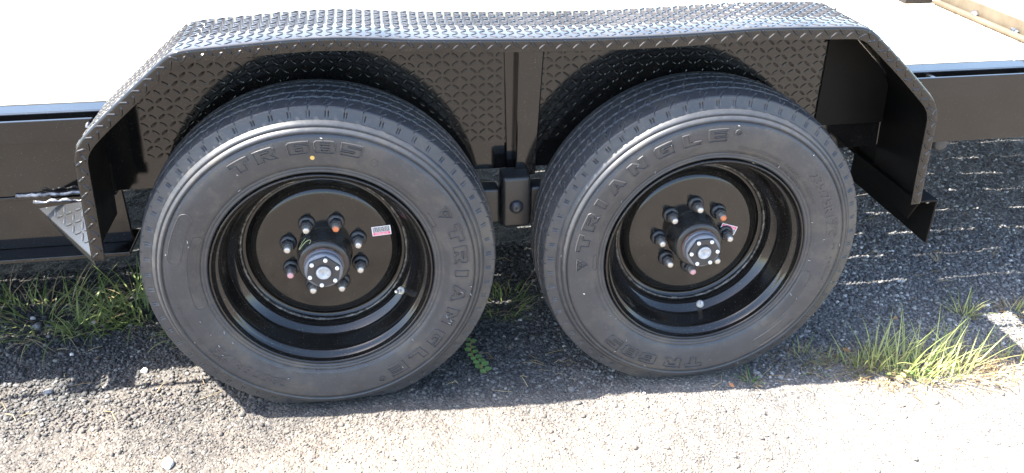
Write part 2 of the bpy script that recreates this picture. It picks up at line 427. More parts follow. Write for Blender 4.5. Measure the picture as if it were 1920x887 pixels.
# shoulder then tread, dense
sh_r = np.linspace(0.3520, 0.3690, 9); sh_y = 0.0122 + (sh_r - 0.352) / 0.017 * 0.0060
TW0, TW1, RC = 0.0195, 0.187, 0.3835
tread_y = np.arange(TW0, TW1, 0.0024)
def crown(y): return RC - 0.0085 * np.abs((y - (TW0 + TW1) / 2) / ((TW1 - TW0) / 2)) ** 2.4
NA = 1900
AX_SHOULDER = 0.372
def build_tyre(offset, floor):
    """offset: how far the moulding is turned; floor: ground height below the axle centre (negative)"""
    ang = np.arange(NA) / NA * 2 * PI
    rows_r, rows_y = [], []
    for r, y in PROF: rows_r.append(np.full(NA, r)); rows_y.append(np.full(NA, y))
    am = ang - offset
    per = 2 * PI / 62.0
    u = (am % per) / per * (per * 0.372)            # metres within a pitch
    for r, y in zip(sh_r, sh_y):
        yy = np.full(NA, y)
        if 0.3545 < r < 0.3662:                     # moulded slot pairs
            slot = (np.abs(u - 0.012) < 0.0011) | (np.abs(u - 0.0175) < 0.0011)
            yy = np.where(slot, yy + 0.0042, yy)
        rows_r.append(np.full(NA, r)); rows_y.append(yy)
    per2 = 2 * PI / 64.0
    U = (am / per2) * (per2 * 0.38)
    P = per2 * 0.38
    for y in tread_y:
        rr = np.full(NA, float(crown(y)))
        wob = 0.0022 * np.abs(((am * 0.38 / 0.030) % 1.0) * 2 - 1)
        for gy0, wd, dp in ((0.056, 0.0030, 0.008), (0.086, 0.0034, 0.009), (0.122, 0.0034, 0.009), (0.152, 0.0030, 0.008)):
            d = np.abs(y + wob - 0.001 - gy0)
            rr = rr - dp * np.clip((wd - d) / 0.0018, 0, 1)
        # zig-zag sipes, a straight one and a wavy one in each pitch
        slope = 0.75 * (y - 0.05)
        zig = 0.0022 * (np.abs(((y / 0.012) % 1.0) * 2 - 1) - 0.5)
        d1 = np.abs(((U + slope) % P) - P * 0.3)
        d2 = np.abs(((U + slope * 0.5 + zig * 2) % P) - P * 0.8)
        rib = ((y - 0.0195) % 0.033) / 0.033
        dep = np.where(((d1 < 0.00075) & (rib < 0.62)) | ((d2 < 0.0007) & (rib > 0.30)), 0.0042, 0.0)
        scuff = 0.0006 * vnoise(am * 0.38 + 5, np.full(NA, y), 0.006, 31)
        rr = rr - dep + scuff
        if y < TW0 + 0.002: rr = rr - 0.0015
        rows_r.append(rr); rows_y.append(np.full(NA, y))
    for r, y in ((0.366, 0.192), (0.345, 0.203), (0.31, 0.211), (0.27, 0.207), (0.238, 0.195)):
        rows_r.append(np.full(NA, r)); rows_y.append(np.full(NA, y))
    R = np.array(rows_r); Y = np.array(rows_y)
    Xc = R * np.cos(ang); Zc = R * np.sin(ang)
    low = np.clip((-Zc - 0.28) / 0.09, 0, 1)
    bul = low ** 2 * np.exp(-((R - 0.32) / 0.04) ** 2)
    Y = np.where(Y < 0.1, Y - 0.007 * bul, Y + 0.007 * bul)
    # squash where it stands
    s = floor + 0.008
    Zc = np.where(Zc < s, s - (s - Zc) * 0.10, Zc)
    n = len(R)
    v = np.stack([Xc, Y, Zc], -1).reshape(-1, 3)
    id_ = np.arange(n * NA).reshape(n, NA); nxt = np.roll(id_, -1, 1)
    q = np.stack([id_[:-1], id_[1:], nxt[1:], nxt[:-1]], -1).reshape(-1, 4)
    me = np_mesh('tyre', v, q, M_RUB, True)
    sm = np.ones((n - 1, NA), dtype=bool); a0 = len(PROF) + len(sh_r); sm[a0 - 1:a0 + len(tread_y)] = False
    me.polygons.foreach_set('use_smooth', sm.ravel())
    return me

GLYPH = {
 'T': [[(0,8),(10,8),(10,5),(7,5),(7,0),(3.2,0),(3.2,5),(0,5)]],
 'R': [[(0,8),(9,8),(10,7),(10,4.2),(9,3.2),(7.6,3),(10.6,0),(6.6,0),(4.2,2.6),(3.4,2.6),(3.4,0),(0,0)],[(3.2,6),(7,6),(7.4,5.4),(7,4.7),(3.2,4.7)]],
 'I': [[(0,0),(0,8),(3.6,8),(3.6,0)]],
 'A': [[(0,0),(3.6,8),(7,8),(10.6,0),(7.2,0),(6.6,1.6),(4,1.6),(3.4,0)],[(5.3,5.6),(4.5,3.2),(6.1,3.2)]],
 'N': [[(0,0),(0,8),(3.4,8),(7,3.6),(7,8),(10,8),(10,0),(6.8,0),(3.2,4.6),(3.2,0)]],
 'G': [[(1,8),(10,8),(10,5.9),(3.6,5.9),(3.2,5.4),(3.2,2.6),(3.6,2.2),(6.8,2.2),(6.8,3),(5,3),(5,4.8),(10,4.8),(10,0),(1,0),(0,1),(0,7)]],
 'L': [[(0,8),(3.4,8),(3.4,2.4),(9.5,2.4),(9.5,0),(0,0)]],
 'E': [[(0,8),(10,8),(10,5.9),(3.4,5.9),(3.4,5),(9.5,5),(9.5,3.1),(3.4,3.1),(3.4,2.1),(10,2.1),(10,0),(0,0)]],
 '6': [[(1,8),(10,8),(10,6),(3.4,6),(3.2,5.2),(9.4,5.2),(10,4.6),(10,.6),(9.2,0),(1,0),(0,1),(0,7)],[(3.4,3.5),(7,3.5),(7,1.8),(3.4,1.8)]],
 '8': [[(1,8),(9,8),(10,7),(10,4.6),(9.6,4),(10,3.4),(10,1),(9,0),(1,0),(0,1),(0,3.4),(.4,4),(0,4.6),(0,7)],[(3,6.5),(7,6.5),(7,4.9),(3,4.9)],[(3,3.2),(7,3.2),(7,1.6),(3,1.6)]],
 '5': [[(0,8),(10,8),(10,6),(3.2,6),(3.2,5.2),(9,5.2),(10,4.4),(10,.8),(9,0),(0,0),(0,2),(6.6,2),(6.8,3.2),(0,3.2)]],
}
def polar(a_deg, r, lift):
    a = math.radians(a_deg)
    low = max(0, min(1, (-(r * math.sin(a)) - 0.28) / 0.09))
    y = prof_y(r) - 0.007 * low ** 2 * math.exp(-((r - 0.32) / 0.04) ** 2)
    return (r * math.cos(a), y - lift, r * math.sin(a))
def outline(mb, pts, a0, r0, w=0.0015, h=0.0025, closed=True):
    """raised ridge along pts given as (s, t): s metres clockwise from angle a0, t metres outward from r0"""
    dense = []
    n = len(pts)
    for i in range(n if closed else n - 1):
        p, q2 = pts[i], pts[(i + 1) % n]; L_ = math.hypot(q2[0] - p[0], q2[1] - p[1]); k = max(1, int(L_ / 0.006))
        for j in range(k): dense.append((p[0] + (q2[0] - p[0]) * j / k, p[1] + (q2[1] - p[1]) * j / k))
    if not closed: dense.append(pts[-1])
    m = len(dense); v = []; f = []
    R_ = 0.30
    for i in range(m):
        a, b = dense[(i - 1) % m] if closed or i else dense[0], dense[(i + 1) % m] if closed or i < m - 1 else dense[-1]
        t = Vector((b[0] - a[0], b[1] - a[1]));
        t = t.normalized() if t.length > 1e-9 else Vector((1, 0)); nn = Vector((-t.y, t.x))
        for off, lift in ((-w, -0.0004), (-w * 0.35, h), (w * 0.35, h), (w, -0.0004)):
            s = dense[i][0] + nn.x * off; tt = dense[i][1] + nn.y * off
            v.append(polar(a0 - math.degrees(s / R_), r0 + tt, lift))
    for i in range(m if closed else m - 1):
        j = (i + 1) % m
        for k in range(3): f.append((i * 4 + k, i * 4 + k + 1, j * 4 + k + 1, j * 4 + k))
    mb.add(v, f)
def text_mesh(body, size, spacing=1.0):
    c = bpy.data.curves.new('t', 'FONT'); c.body = body; c.size = size; c.resolution_u = 2; c.space_character = spacing
    o = bpy.data.objects.new('t', c); COL.objects.link(o)
    dg = bpy.context.evaluated_depsgraph_get(); dg.update()
    me = o.evaluated_get(dg).to_mesh()
    v = [tuple(p.co) for p in me.vertices]; f = [tuple(p.vertices) for p in me.polygons]
    o.evaluated_get(dg).to_mesh_clear()
    bpy.data.objects.remove(o); bpy.data.curves.remove(c)
    return v, f
TXT = {}
def arc_text(mb, body, a_start, r0, size, offset, a_end=None, lift=0.0013, bold=0):
    if (body, size) not in TXT: TXT[(body, size)] = text_mesh(body, size)
    v, f = TXT[(body, size)]
    w = max(p[0] for p in v); rr = r0 + size * 0.35
    k = 1.0 if a_end is None else math.radians(abs(a_start - a_end)) * rr / w
    mb.add([polar(a_start + offset - math.degrees(p[0] * k / rr), r0 + p[1], lift) for p in v], f)

def lettering(off):
    hh, ww = 0.0265 / 8, 0.0041
    pieces = []
    def piece(nm):
        b_ = MB(); pieces.append((nm, b_)); return b_
    def big(ch, a, r0, uh=hh, uw=ww):
        mb = piece('raised_letter')
        for k, ring in enumerate(GLYPH[ch]):
            wid = max(p[0] for p in GLYPH[ch][0])
            outline(mb, [((x - wid / 2) * uw, y * uh) for x, y in ring], a + off, r0)
    for ch, a in zip('TR685', (117, 106.5, 94, 84, 74)): big(ch, a, 0.2865)
    for ch, a in zip('TRIANGLE', (16, 5.5, -3.5, -13.5, -25.5, -38, -50, -61)): big(ch, a, 0.2835, 0.029 / 8)
    mb = pieces[-1][1]
    for k in range(4):                                  # hatched bars of the E
        outline(mb, [(-0.014, 0.004 + k * 0.0045), (0.012, 0.004 + k * 0.0045)], -61 + off, 0.287, 0.0008, 0.0008, False)
    # emblem: nested triangles
    mb = piece('raised_emblem')
    for sc, rot in ((0.0175, -90), (0.0085, 90)):
        outline(mb, [(sc * math.cos(math.radians(rot + 120 * k)), 0.0 + sc * math.sin(math.radians(rot + 120 * k))) for k in range(3)], 26.5 + off, 0.297, 0.0012)
    outline(mb, [(-0.012, 0.0045), (0.012, 0.0045)], 26.5 + off, 0.297, 0.001, 0.001, False)
    # moulded ring of the registered mark
    mb = piece('registered_mark')
    outline(mb, [(0.0065 * math.cos(k * PI / 6), 0.0065 * math.sin(k * PI / 6)) for k in range(12)], -69.5 + off, 0.304, 0.0009)
    outline(mb, [(-0.0022, -0.0035), (-0.0022, 0.0035), (0.001, 0.0035), (0.0024, 0.0018), (0.001, 0.0002), (-0.0022, 0.0002), (0.0004, 0.0), (0.0026, -0.0035)], -69.5 + off, 0.304, 0.0006, 0.0008, False)
    mb = piece('round_stamp')
    outline(mb, [(0.008 * math.cos(k * PI / 6), 0.008 * math.sin(k * PI / 6)) for k in range(12)], 64 + off, 0.287, 0.0007, 0.0005)
    # stadium shaped panels
    def stadium(a, r, ls, ht, w=0.001):
        mb = piece('moulded_panel'); pts = []
        for k in range(9): t = -PI / 2 + PI * k / 8; pts.append((ls + ht * math.cos(t), ht * math.sin(t)))
        for k in range(9): t = PI / 2 + PI * k / 8; pts.append((-ls + ht * math.cos(t), ht * math.sin(t)))
        outline(mb, pts, a + off, r, w, 0.0009)
    stadium(158, 0.303, 0.047, 0.0135)
    stadium(174, 0.265, 0.088, 0.0125, 0.0006)
    stadium(26.5, 0.262, 0.017, 0.0045, 0.0006)
    return pieces
def small_print(off):
    mb = MB()
    arc_text(mb, 'REGROOVABLE  RADIAL  TUBELESS', -72, 0.2625, 0.0125, off, -128)
    arc_text(mb, 'TRIANGLE  GROUP    MADE  IN  CHINA', -66, 0.2515, 0.0095, off, -116)
    arc_text(mb, '235/75R17.5', -112, 0.286, 0.028, off, -147)
    arc_text(mb, 'DOT IVX UNR1T', 57, 0.2585, 0.0105, off, 38)
    arc_text(mb, '18PR  M  143/141', 222, 0.306, 0.0115, off, 188)
    arc_text(mb, 'SMD17340R0', 168, 0.3095, 0.0065, off, 150)
    for k, (r, n) in enumerate(((0.2575, 4), (0.2625, 4), (0.2675, 3), (0.2720, 3))):
        arc_text(mb, 'STEEL STEEL ' * n, 190 - 2 * k, r, 0.0042, off, 160 - k)
    for k, r in enumerate((0.2595, 0.2640, 0.2685)):
        arc_text(mb, 'SERIOUS INJURY MAY RESULT FROM EXPLOSION OF TYRE', 14 - 3 * k, r, 0.0042, off, -48 - 2 * k)
    return mb

def lathe_part(name, prof, m, parent, n=96, close=False, loc=(0, 0, 0), smooth=True):
    return MB().lathe(prof, n, close=close).build(name, m, parent, smooth, loc)

# shared meshes for the little parts (axis along -Y, base at y = 0)
def nut_mesh():
    mb = MB()
    mb.lathe([(0.0, 0.0), (0.0185, 0.0), (0.0190, -0.002), (0.0183, -0.0055), (0.0165, -0.0072), (0.0130, -0.0085)], 28)
    v = []; f = []
    for r, y in ((0.0140, -0.0070), (0.0146, -0.0085), (0.0146, -0.0185), (0.0128, -0.0205), (0.0092, -0.0205), (0.0085, -0.014)):
        v += [(r * math.cos(PI / 3 * k), y, r * math.sin(PI / 3 * k)) for k in range(6)]
    for a in range(5):
        for k in range(6): f.append((a * 6 + k, (a + 1) * 6 + k, (a + 1) * 6 + (k + 1) % 6, a * 6 + (k + 1) % 6))
    mb.add(v, f)
    return mesh('lug_nut', mb.v, mb.f, M_HUBCAP)
def stud_mesh(m):
    mb = MB()
    pr = [(0.0080, 0.0)]
    for k in range(5): pr += [(0.0080, -0.018 - 0.003 * k), (0.0073, -0.0195 - 0.003 * k)]
    pr += [(0.0078, -0.0335), (0.0070, -0.0375), (0.0045, -0.0385), (0.0, -0.0385)]
    mb.lathe(pr, 20)
    return mesh('wheel_stud', mb.v, mb.f, m, True)
NUT = nut_mesh(); STUD = stud_mesh(M_STEEL)
def stud_cap(m):
    mb = MB(); mb.lathe([(0.0071, -0.0365), (0.0071, -0.0378), (0.0046, -0.0389), (0.0, -0.0391)], 20)
    return mesh('stud_paint_mark', mb.v, mb.f, m, True)
CAPB = mesh('cap_bolt', *(lambda b: (b.v, b.f))(MB().lathe([(0.0044, 0.002), (0.0046, -0.0025), (0.0036, -0.0040), (0.0, -0.0044)], 10)), M_LABELW, True)

RIM_PROF = [(0.2330, 0.022), (0.2360, 0.010), (0.2358, 0.0035), (0.2340, 0.0005), (0.2315, 0.0008), (0.2298, 0.0040), (0.2290, 0.0080), (0.2272, 0.0122),
            (0.2240, 0.0165), (0.2200, 0.0195), (0.2165, 0.0240), (0.2145, 0.0300), (0.2120, 0.0450), (0.2085, 0.0620), (0.2055, 0.0705), (0.2010, 0.0765), (0.1955, 0.0825),
            (0.1915, 0.0865), (0.1880, 0.0930), (0.1860, 0.1030), (0.1850, 0.1200), (0.1850, 0.1500)]
def densify(p, n=4):
    out = []
    for i in range(len(p) - 1):
        for k in range(n):
            t = k / n
            p0 = p[max(i - 1, 0)]; p1 = p[i]; p2 = p[i + 1]; p3 = p[min(i + 2, len(p) - 1)]
            out.append(tuple(0.5 * ((2 * p1[c]) + (-p0[c] + p2[c]) * t + (2 * p0[c] - 5 * p1[c] + 4 * p2[c] - p3[c]) * t * t + (-p0[c] + 3 * p1[c] - 3 * p2[c] + p3[c]) * t ** 3) for c in (0, 1)))
    out.append(p[-1]); return out
DISC_PROF = [(0.1850, 0.1080), (0.1800, 0.1140), (0.1740, 0.1165), (0.1680, 0.1130), (0.1610, 0.1060), (0.1540, 0.1010), (0.1470, 0.0985), (0.1400, 0.0978), (0.1200, 0.0976), (0.0900, 0.0975), (0.0500, 0.0975)]

def make_wheel(cx, cz, off, nut0, orange_k, pink_k, valve_a, stick, label, chalk):
    w = empty('wheel', (cx, 0, cz), trailer)
    w['label'] = label
    obj('tyre', build_tyre(math.radians(off), float(gbase(cx)) - cz), w)
    for nm, b_ in lettering(off): b_.build(nm, M_LET, w)
    V2(small_print(off).build('sidewall_print', M_LET, w), kind='stuff')
    # short pale vent hairs left from the mould
    mb = MB(); r2 = random.Random(int(off) + 3)
    for k in range(22):
        a = r2.uniform(0, 360); r = r2.choice((0.258, 0.275, 0.284, 0.299, 0.322, 0.342)) + r2.uniform(-0.004, 0.004)
        p = Vector(polar(a, r, 0.0)); d = Vector((r2.uniform(-1, 1), -0.7, r2.uniform(-1, 1))).normalized()
        mb.tube([p, p + d * r2.uniform(0.003, 0.0075)], 0.0008, 4)
    V2(mb.build('vent_hairs', M_SPEW, w), kind='stuff')
    lathe_part('rim', densify(RIM_PROF), M_RIM, w, 128)
    lathe_part('wheel_disc', densify(DISC_PROF), M_RIM, w, 128)
    # lumpy weld between disc and rim
    v = []; f = []; n = 260; r2 = random.Random(5)
    for i in range(n):
        a = 2 * PI * i / n; k = 1 + 0.10 * math.sin(i * 0.37) + 0.12 * math.sin(i * 0.91 + 1) + r2.uniform(-.07, .07)
        for j in range(6):
            b = 2 * PI * j / 6; rr = 0.1835 + 0.0030 * k * math.cos(b)
            v.append((rr * math.cos(a), 0.106 + 0.0042 * k * math.sin(b), rr * math.sin(a)))
    for i in range(n):
        for j in range(6): f.append((i * 6 + j, i * 6 + (j + 1) % 6, ((i + 1) % n) * 6 + (j + 1) % 6, ((i + 1) % n) * 6 + j))
    MB().add(v, f).build('weld_seam', M_RIMWELD, w, True)
    # hub
    lathe_part('hub', densify([(0.0620, 0.0985), (0.0605, 0.0920), (0.0590, 0.0850), (0.0585, 0.0600), (0.0575, 0.0500), (0.0540, 0.0440), (0.0480, 0.0415), (0.0380, 0.0410)], 3), M_HUB, w, 64)
    lathe_part('hub_seal', [(0.0415, 0.0425), (0.0434, 0.0415), (0.0437, 0.0400), (0.0434, 0.0385), (0.0415, 0.0380)], M_RUST, w, 64)
    lathe_part('hub_collar', [(0.0425, 0.040), (0.0428, 0.036), (0.0422, 0.0305), (0.0404, 0.0295), (0.0404, 0.0275), (0.0414, 0.0265), (0.0410, 0.0160), (0.0370, 0.0140), (0.020, 0.0140)], M_CAST, w, 64)
    ph0 = math.radians(nut0 * 0.7 + 2)
    mb = MB(); poly = []
    for k in range(6):
        a = ph0 + k * PI / 3
        for d, r in ((-0.24, 0.0352), (0.0, 0.0385), (0.24, 0.0352)): poly.append((r * math.cos(a + d), r * math.sin(a + d)))
    mb.prism(poly, 0.0085, 0.0150)
    mb.build('hub_cap', M_HUBCAP, w, bev=0.0012)
    lathe_part('cap_rim', [(0.0185, 0.009), (0.0190, 0.0062), (0.0178, 0.0056), (0.0165, 0.0060), (0.0160, 0.0085)], M_HUBCAP, w, 40)
    lathe_part('cap_centre', [(0.0158, 0.0085), (0.0158, 0.0064), (0.0150, 0.0056), (0.0085, 0.0056), (0.0082, 0.0060), (0.0015, 0.0060), (0.0012, 0.0075), (0.0, 0.0075)], M_WHITE, w, 40)
    for k in range(6):
        a = ph0 + k * PI / 3
        obj('cap_bolt', CAPB, w, (0.0312 * math.cos(a), 0.0083, 0.0312 * math.sin(a)))
    for k in range(8):
        a = math.radians(nut0 + 45 * k); p = (0.083 * math.cos(a), 0.0972, 0.083 * math.sin(a))
        obj('lug_nut', NUT, w, p, (0, r2.uniform(0, 1), 0))
        obj('wheel_stud', STUD, w, p)
        if k == orange_k: obj('stud_paint_mark', stud_cap(M_ORANGE), w, p)
        if k == pink_k: obj('stud_paint_mark', stud_cap(M_PINK), w, p)
    # valve
    a = math.radians(valve_a); c, s = math.cos(a), math.sin(a)
    ex = Vector((c, 0, s)); ey = Vector((0, -1, 0)); bp = ex * 0.196 + Vector((0, 0.083, 0))
    ax = (ey * 0.75 - ex * 0.66).normalized(); pe = ax.orthogonal().normalized()
    mb = MB()
    mb.tube([bp - ax * 0.004, bp + ax * 0.003, bp + ax * 0.0055], 0.0098, 18, [1, 1, 0.75])
    mb.build('valve_grommet', M_STEEL, w)
    MB().tube([bp + ax * 0.005, bp + ax * 0.013, bp + ax * 0.0135, bp + ax * 0.022, bp + ax * 0.0235], 0.0052, 12, [1, 1, .78, .78, .6]).build('valve_stem', M_STEEL, w)
    # warning label: white card, pink band, lines of print
    sx, sz, tilt, up = stick
    R = Matrix.Rotation(math.radians(-tilt), 3, 'Y')
    def card(name, x0, x1, z0, z1, y, m):
        pts = [R @ Vector((x, 0, z)) for x, z in ((x0, z0), (x1, z0), (x1, z1), (x0, z1))]
        mb2 = MB(); mb2.prism([(p.x + sx, p.z + sz) for p in pts], y - 0.0003, y + 0.0003); return mb2.build(name, m, w)
    card('label_card', -0.021, 0.021, -0.0115, 0.0115, 0.0968, M_LABELW)
    s_ = 1 if up else -1
    def hz(a, b): return (min(a * s_, b * s_), max(a * s_, b * s_))
    z0, z1 = hz(0.0035, 0.0098); card('label_band', -0.0192, 0.0192, z0, z1, 0.0963, M_LABELP)
    lines = MB(); r3 = random.Random(2)
    for k in range(6):
        x = -0.0185; zz = (0.0015 - k * 0.0021) * s_
        while x < 0.018:
            l = min(r3.uniform(0.002, 0.008), 0.019 - x)
            pts = [R @ Vector((q0 * s_, 0, q1)) for q0, q1 in ((x, zz - 0.0007), (x + l, zz - 0.0007), (x + l, zz + 0.0007), (x, zz + 0.0007))]
            lines.prism([(p.x + sx, p.z + sz) for p in pts][::s_], 0.0962, 0.0966); x += l + 0.0008
    lines.build('label_print', M_LABELK, w)
    tv, tf = text_mesh('WARNING', 0.0062)
    cxm = (max(p[0] for p in tv)) / 2
    out = []
    for p in tv:
        q_ = R @ Vector(((p[0] - cxm) * s_, 0, (p[1] + 0.0045) * s_)); out.append((q_.x + sx, 0.0957, q_.z + sz))
    MB().add(out, tf).build('label_heading', M_LABELW, w)
    if chalk:
        pts = []
        for t in np.linspace(0, 1, 14):
            aa = math.radians(128 + 26 * math.sin(t * 5.2) * (1 - 0.5 * t)); pts.append((0.0592 * math.cos(aa), 0.078 - 0.026 * t + 0.006 * math.cos(t * 9), 0.0592 * math.sin(aa)))
        MB().tube(pts, 0.0008, 4).build('chalk_scribble', M_CHALK, w)
        MB().add([polar(89 + math.degrees(0.0048 * math.cos(k * PI / 9) / 0.29), 0.2765 + 0.0048 * math.sin(k * PI / 9), 0.0006) for k in range(18)], [tuple(range(18))]).build('paint_dot', M_YEL, w)
    return w
make_wheel(0.0, 0.39, 0, 22.5, 1, 4, -33, (0.129, 0.046, 4, False), 'wheel with a yellow paint dot above its rim, TR 685 on top', True)
make_wheel(0.861, 0.3686, 153, 0.0, 1, 6, -79, (0.0905, 0.008, -19, True), 'wheel with TRIANGLE lettering arched over its upper left', False)

# ---- axles and brake drums behind the wheels
for cx, cz in ((0.0, 0.39), (0.861, 0.3686)):
    MB().lathe([(0.0, 0.24), (0.048, 0.24), (0.048, 2.4), (0.0, 2.4)], 24).build('axle', M_SATIN, trailer, True, (cx, 0, cz))
    MB().lathe([(0.0, 0.15), (0.150, 0.15), (0.160, 0.16), (0.160, 0.235), (0.12, 0.245), (0.0, 0.245)], 48).build('brake_drum', M_SATIN, trailer, False, (cx, 0, cz))

# ---- frame
XL, XR = -3.3, 4.3
FX0, FX1 = -0.445, 1.383
def channel(name, y0, sgn):
    mb = MB()
    t = 0.007; w = 0.055
    ya, yb = sorted((y0, y0 + sgn * t)); mb.box(XL, XR, ya, yb, 0.507, 0.6975)
    ya, yb = sorted((y0 + sgn * (t + 0.0), y0 + sgn * w))
    mb.box(XL, XR, ya, yb, 0.507, 0.515); mb.box(XL, XR, ya, yb, 0.6895, 0.6975)
    return mb.build(name, M_PAINT, trailer, bev=0.0015)
channel('side_channel', 0.240, 1); channel('side_channel', 2.47, -1)
for x0, x1 in ((XL, FX0 - 0.004), (FX1 + 0.004, XR)):
    MB().box(x0, x1, 0.174, 0.1825, 0.655, 0.7045).build('rub_rail', M_PAINT, trailer, bev=0.0015)
for x in (-3.0, -2.2, -1.55, -1.015, -0.927, 1.480, 2.10, 2.7, 3.3, 3.9):
    MB().box(x - 0.006 if x > 0 else x - 0.024, x + 0.006 if x > 0 else x + 0.024, 0.1827, 0.2395, 0.657, 0.692).build('rail_spacer', M_PAINT, trailer, bev=0.001)
# inner faces of the deck edge
for k, x in enumerate(np.arange(-3.1, 4.2, 0.405)):
    MB().box(x - 0.022, x + 0.022, 0.252, 2.458, 0.585, 0.6585).build('cross_member', M_SATIN, trailer)
# planks
gaps = [0.0064, 0.006, 0.0066, 0.0062, 0.006, 0.005, 0.006, 0.006, 0.005, 0.0065, 0.005, 0.006, 0.006, 0.005, 0.006]
y = 0.3005
pk = 0
while y < 2.40:
    wd = min(0.140, 2.41 - y)
    for x0, x1 in ((XL, 1.7505), (1.7545, XR)):
        rr = random.Random(pk * 3 + (x0 > 0))
        # an edge that is not quite straight, so light falls through in stretches
        xs = list(np.linspace(x0, x1, 26)); e0 = [rr.uniform(-0.0022, 0.0012) for _ in xs]; e1 = [rr.uniform(-0.0012, 0.0022) for _ in xs]
        v = []; f = []
        for x, a, b in zip(xs, e0, e1): v += [(x, y + a, 0.6595), (x, y + wd + b, 0.6595), (x, y + wd + b, 0.6985), (x, y + a, 0.6985)]
        for i in range(len(xs) - 1):
            for k in range(4): f.append((i * 4 + k, (i + 1) * 4 + k, (i + 1) * 4 + (k + 1) % 4, i * 4 + (k + 1) % 4))
        f += [(0, 1, 2, 3), tuple(len(xs) * 4 - 4 + k for k in (3, 2, 1, 0))]
        MB().add(v, f).build('deck_plank', M_WOOD, trailer)
    y += wd + gaps[pk % len(gaps)]; pk += 1

# tongue beam below the side channel, ending under the fender
mb = MB()
mb.box(XL, -0.458, 0.290, 0.300, 0.350, 0.4965)
mb.box(XL, -0.456, 0.237, 0.353, 0.3395, 0.3498)
mb.box(XL, -0.456, 0.239, 0.353, 0.4968, 0.5055)
mb.build('tongue_beam', M_PAINT, trailer, bev=0.0015)
# lumpy weld with bare silver paint along the rail foot beside the fender
r2 = random.Random(11); pts = [(-0.665 + 0.0085 * k, 0.2365 + r2.uniform(-.001, .001), 0.509 + r2.uniform(-.0015, .0015)) for k in range(24)]
MB().tube(pts, 0.0048, 8, [r2.uniform(.85, 1.1) for _ in pts]).build('weld_bead', M_WELD, trailer, True)
pts = [(-0.62 + 0.0085 * k, 0.2085 + r2.uniform(-.002, .002), 0.5045 + r2.uniform(-.003, .003)) for k in range(18)]
MB().tube(pts, 0.0035, 8, [r2.uniform(.5, 1.4) for _ in pts]).build('weld_bead', M_WELD, trailer, True)
pts = [(-0.455 + r2.uniform(-.004, .004), 0.172 - 0.002 * k, 0.698 - 0.004 * k) for k in range(5)]
MB().tube(pts, 0.005, 8, [.6, 1, 1.2, .9, .6]).build('weld_bead', M_WELD, trailer, True)
# dark rubber bumper hanging below the rail
MB().lathe([(0.0, 0.0), (0.016, 0.0), (0.022, 0.006), (0.024, 0.05), (0.0, 0.05)], 20).build('rubber_bumper', M_RUB, trailer, True, (1.59, 0.27, 0.487))

# ---- fender
YF, YB = 0.020, 0.2355
raw = [(-0.466, 0.452), (-0.459, 0.560), (-0.454, 0.645), (-0.450, 0.682), (-0.436, 0.710), (-0.405, 0.742), (-0.330, 0.806), (-0.262, 0.862), (-0.236, 0.880), (-0.205, 0.887),
       (-0.130, 0.892), (-0.030, 0.8985), (0.050, 0.9005), (0.130, 0.897), (0.220, 0.8905), (0.380, 0.8845), (0.520, 0.8805), (0.670, 0.8795), (0.790, 0.8815), (0.930, 0.886), (1.040, 0.884), (1.105, 0.8825),
       (1.150, 0.880), (1.178, 0.870), (1.205, 0.849), (1.270, 0.793), (1.335, 0.733), (1.360, 0.707), (1.374, 0.680), (1.379, 0.645), (1.383, 0.560), (1.390, 0.452)]
P = densify(raw, 4)
# resample by arc length
arr = np.array(P); seg = np.hypot(*np.diff(arr, axis=0).T); S = np.r_[0, np.cumsum(seg)]; LEN = S[-1]
ss = np.linspace(0, LEN, 241); path = np.c_[np.interp(ss, S, arr[:, 0]), np.interp(ss, S, arr[:, 1])]
tan = np.gradient(path, axis=0); tan /= np.hypot(tan[:, 0], tan[:, 1])[:, None]
inw = np.c_[tan[:, 1], -tan[:, 0]]                       # points inward (down)
def on_path(s):
    x = np.interp(s, ss, path[:, 0]); z = np.interp(s, ss, path[:, 1])
    tx = np.interp(s, ss, tan[:, 0]); tz = np.interp(s, ss, tan[:, 1]); l = math.hypot(tx, tz)
    return Vector((x, 0, z)), Vector((tx / l, 0, tz / l)), Vector((tz / l, 0, -tx / l))
fender = empty('fender', (0, 0, 0), trailer)
section = [(YB, 0.0), (0.028, 0.0), (0.0235, 0.0008), (0.0208, 0.0030), (0.0200, 0.0065), (0.0200, 0.0270), (0.0240, 0.0270), (0.0240, 0.0080), (0.0280, 0.0040), (YB, 0.0040)]
v = []; f = []; m_ = len(section)
for i in range(len(path)):
    for yy, off in section: v.append((path[i, 0] + inw[i, 0] * off, yy, path[i, 1] + inw[i, 1] * off))
for i in range(len(path) - 1):
    for k in range(m_): f.append((i * m_ + k, (i + 1) * m_ + k, (i + 1) * m_ + (k + 1) % m_, i * m_ + (k + 1) % m_))
f += [tuple(range(m_)), tuple(reversed(range((len(path) - 1) * m_, len(path) * m_)))]
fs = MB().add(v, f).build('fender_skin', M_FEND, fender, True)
fs.data.materials.append(M_UNDER)
for i_, p_ in enumerate(fs.data.polygons):
    if i_ < (len(path) - 1) * m_ and i_ % m_ in (6, 7, 8, 9): p_.material_index = 1
bevel(fs, 0.0006, 1)
_n = fs.modifiers.new('ws', 'WEIGHTED_NORMAL') if False else None
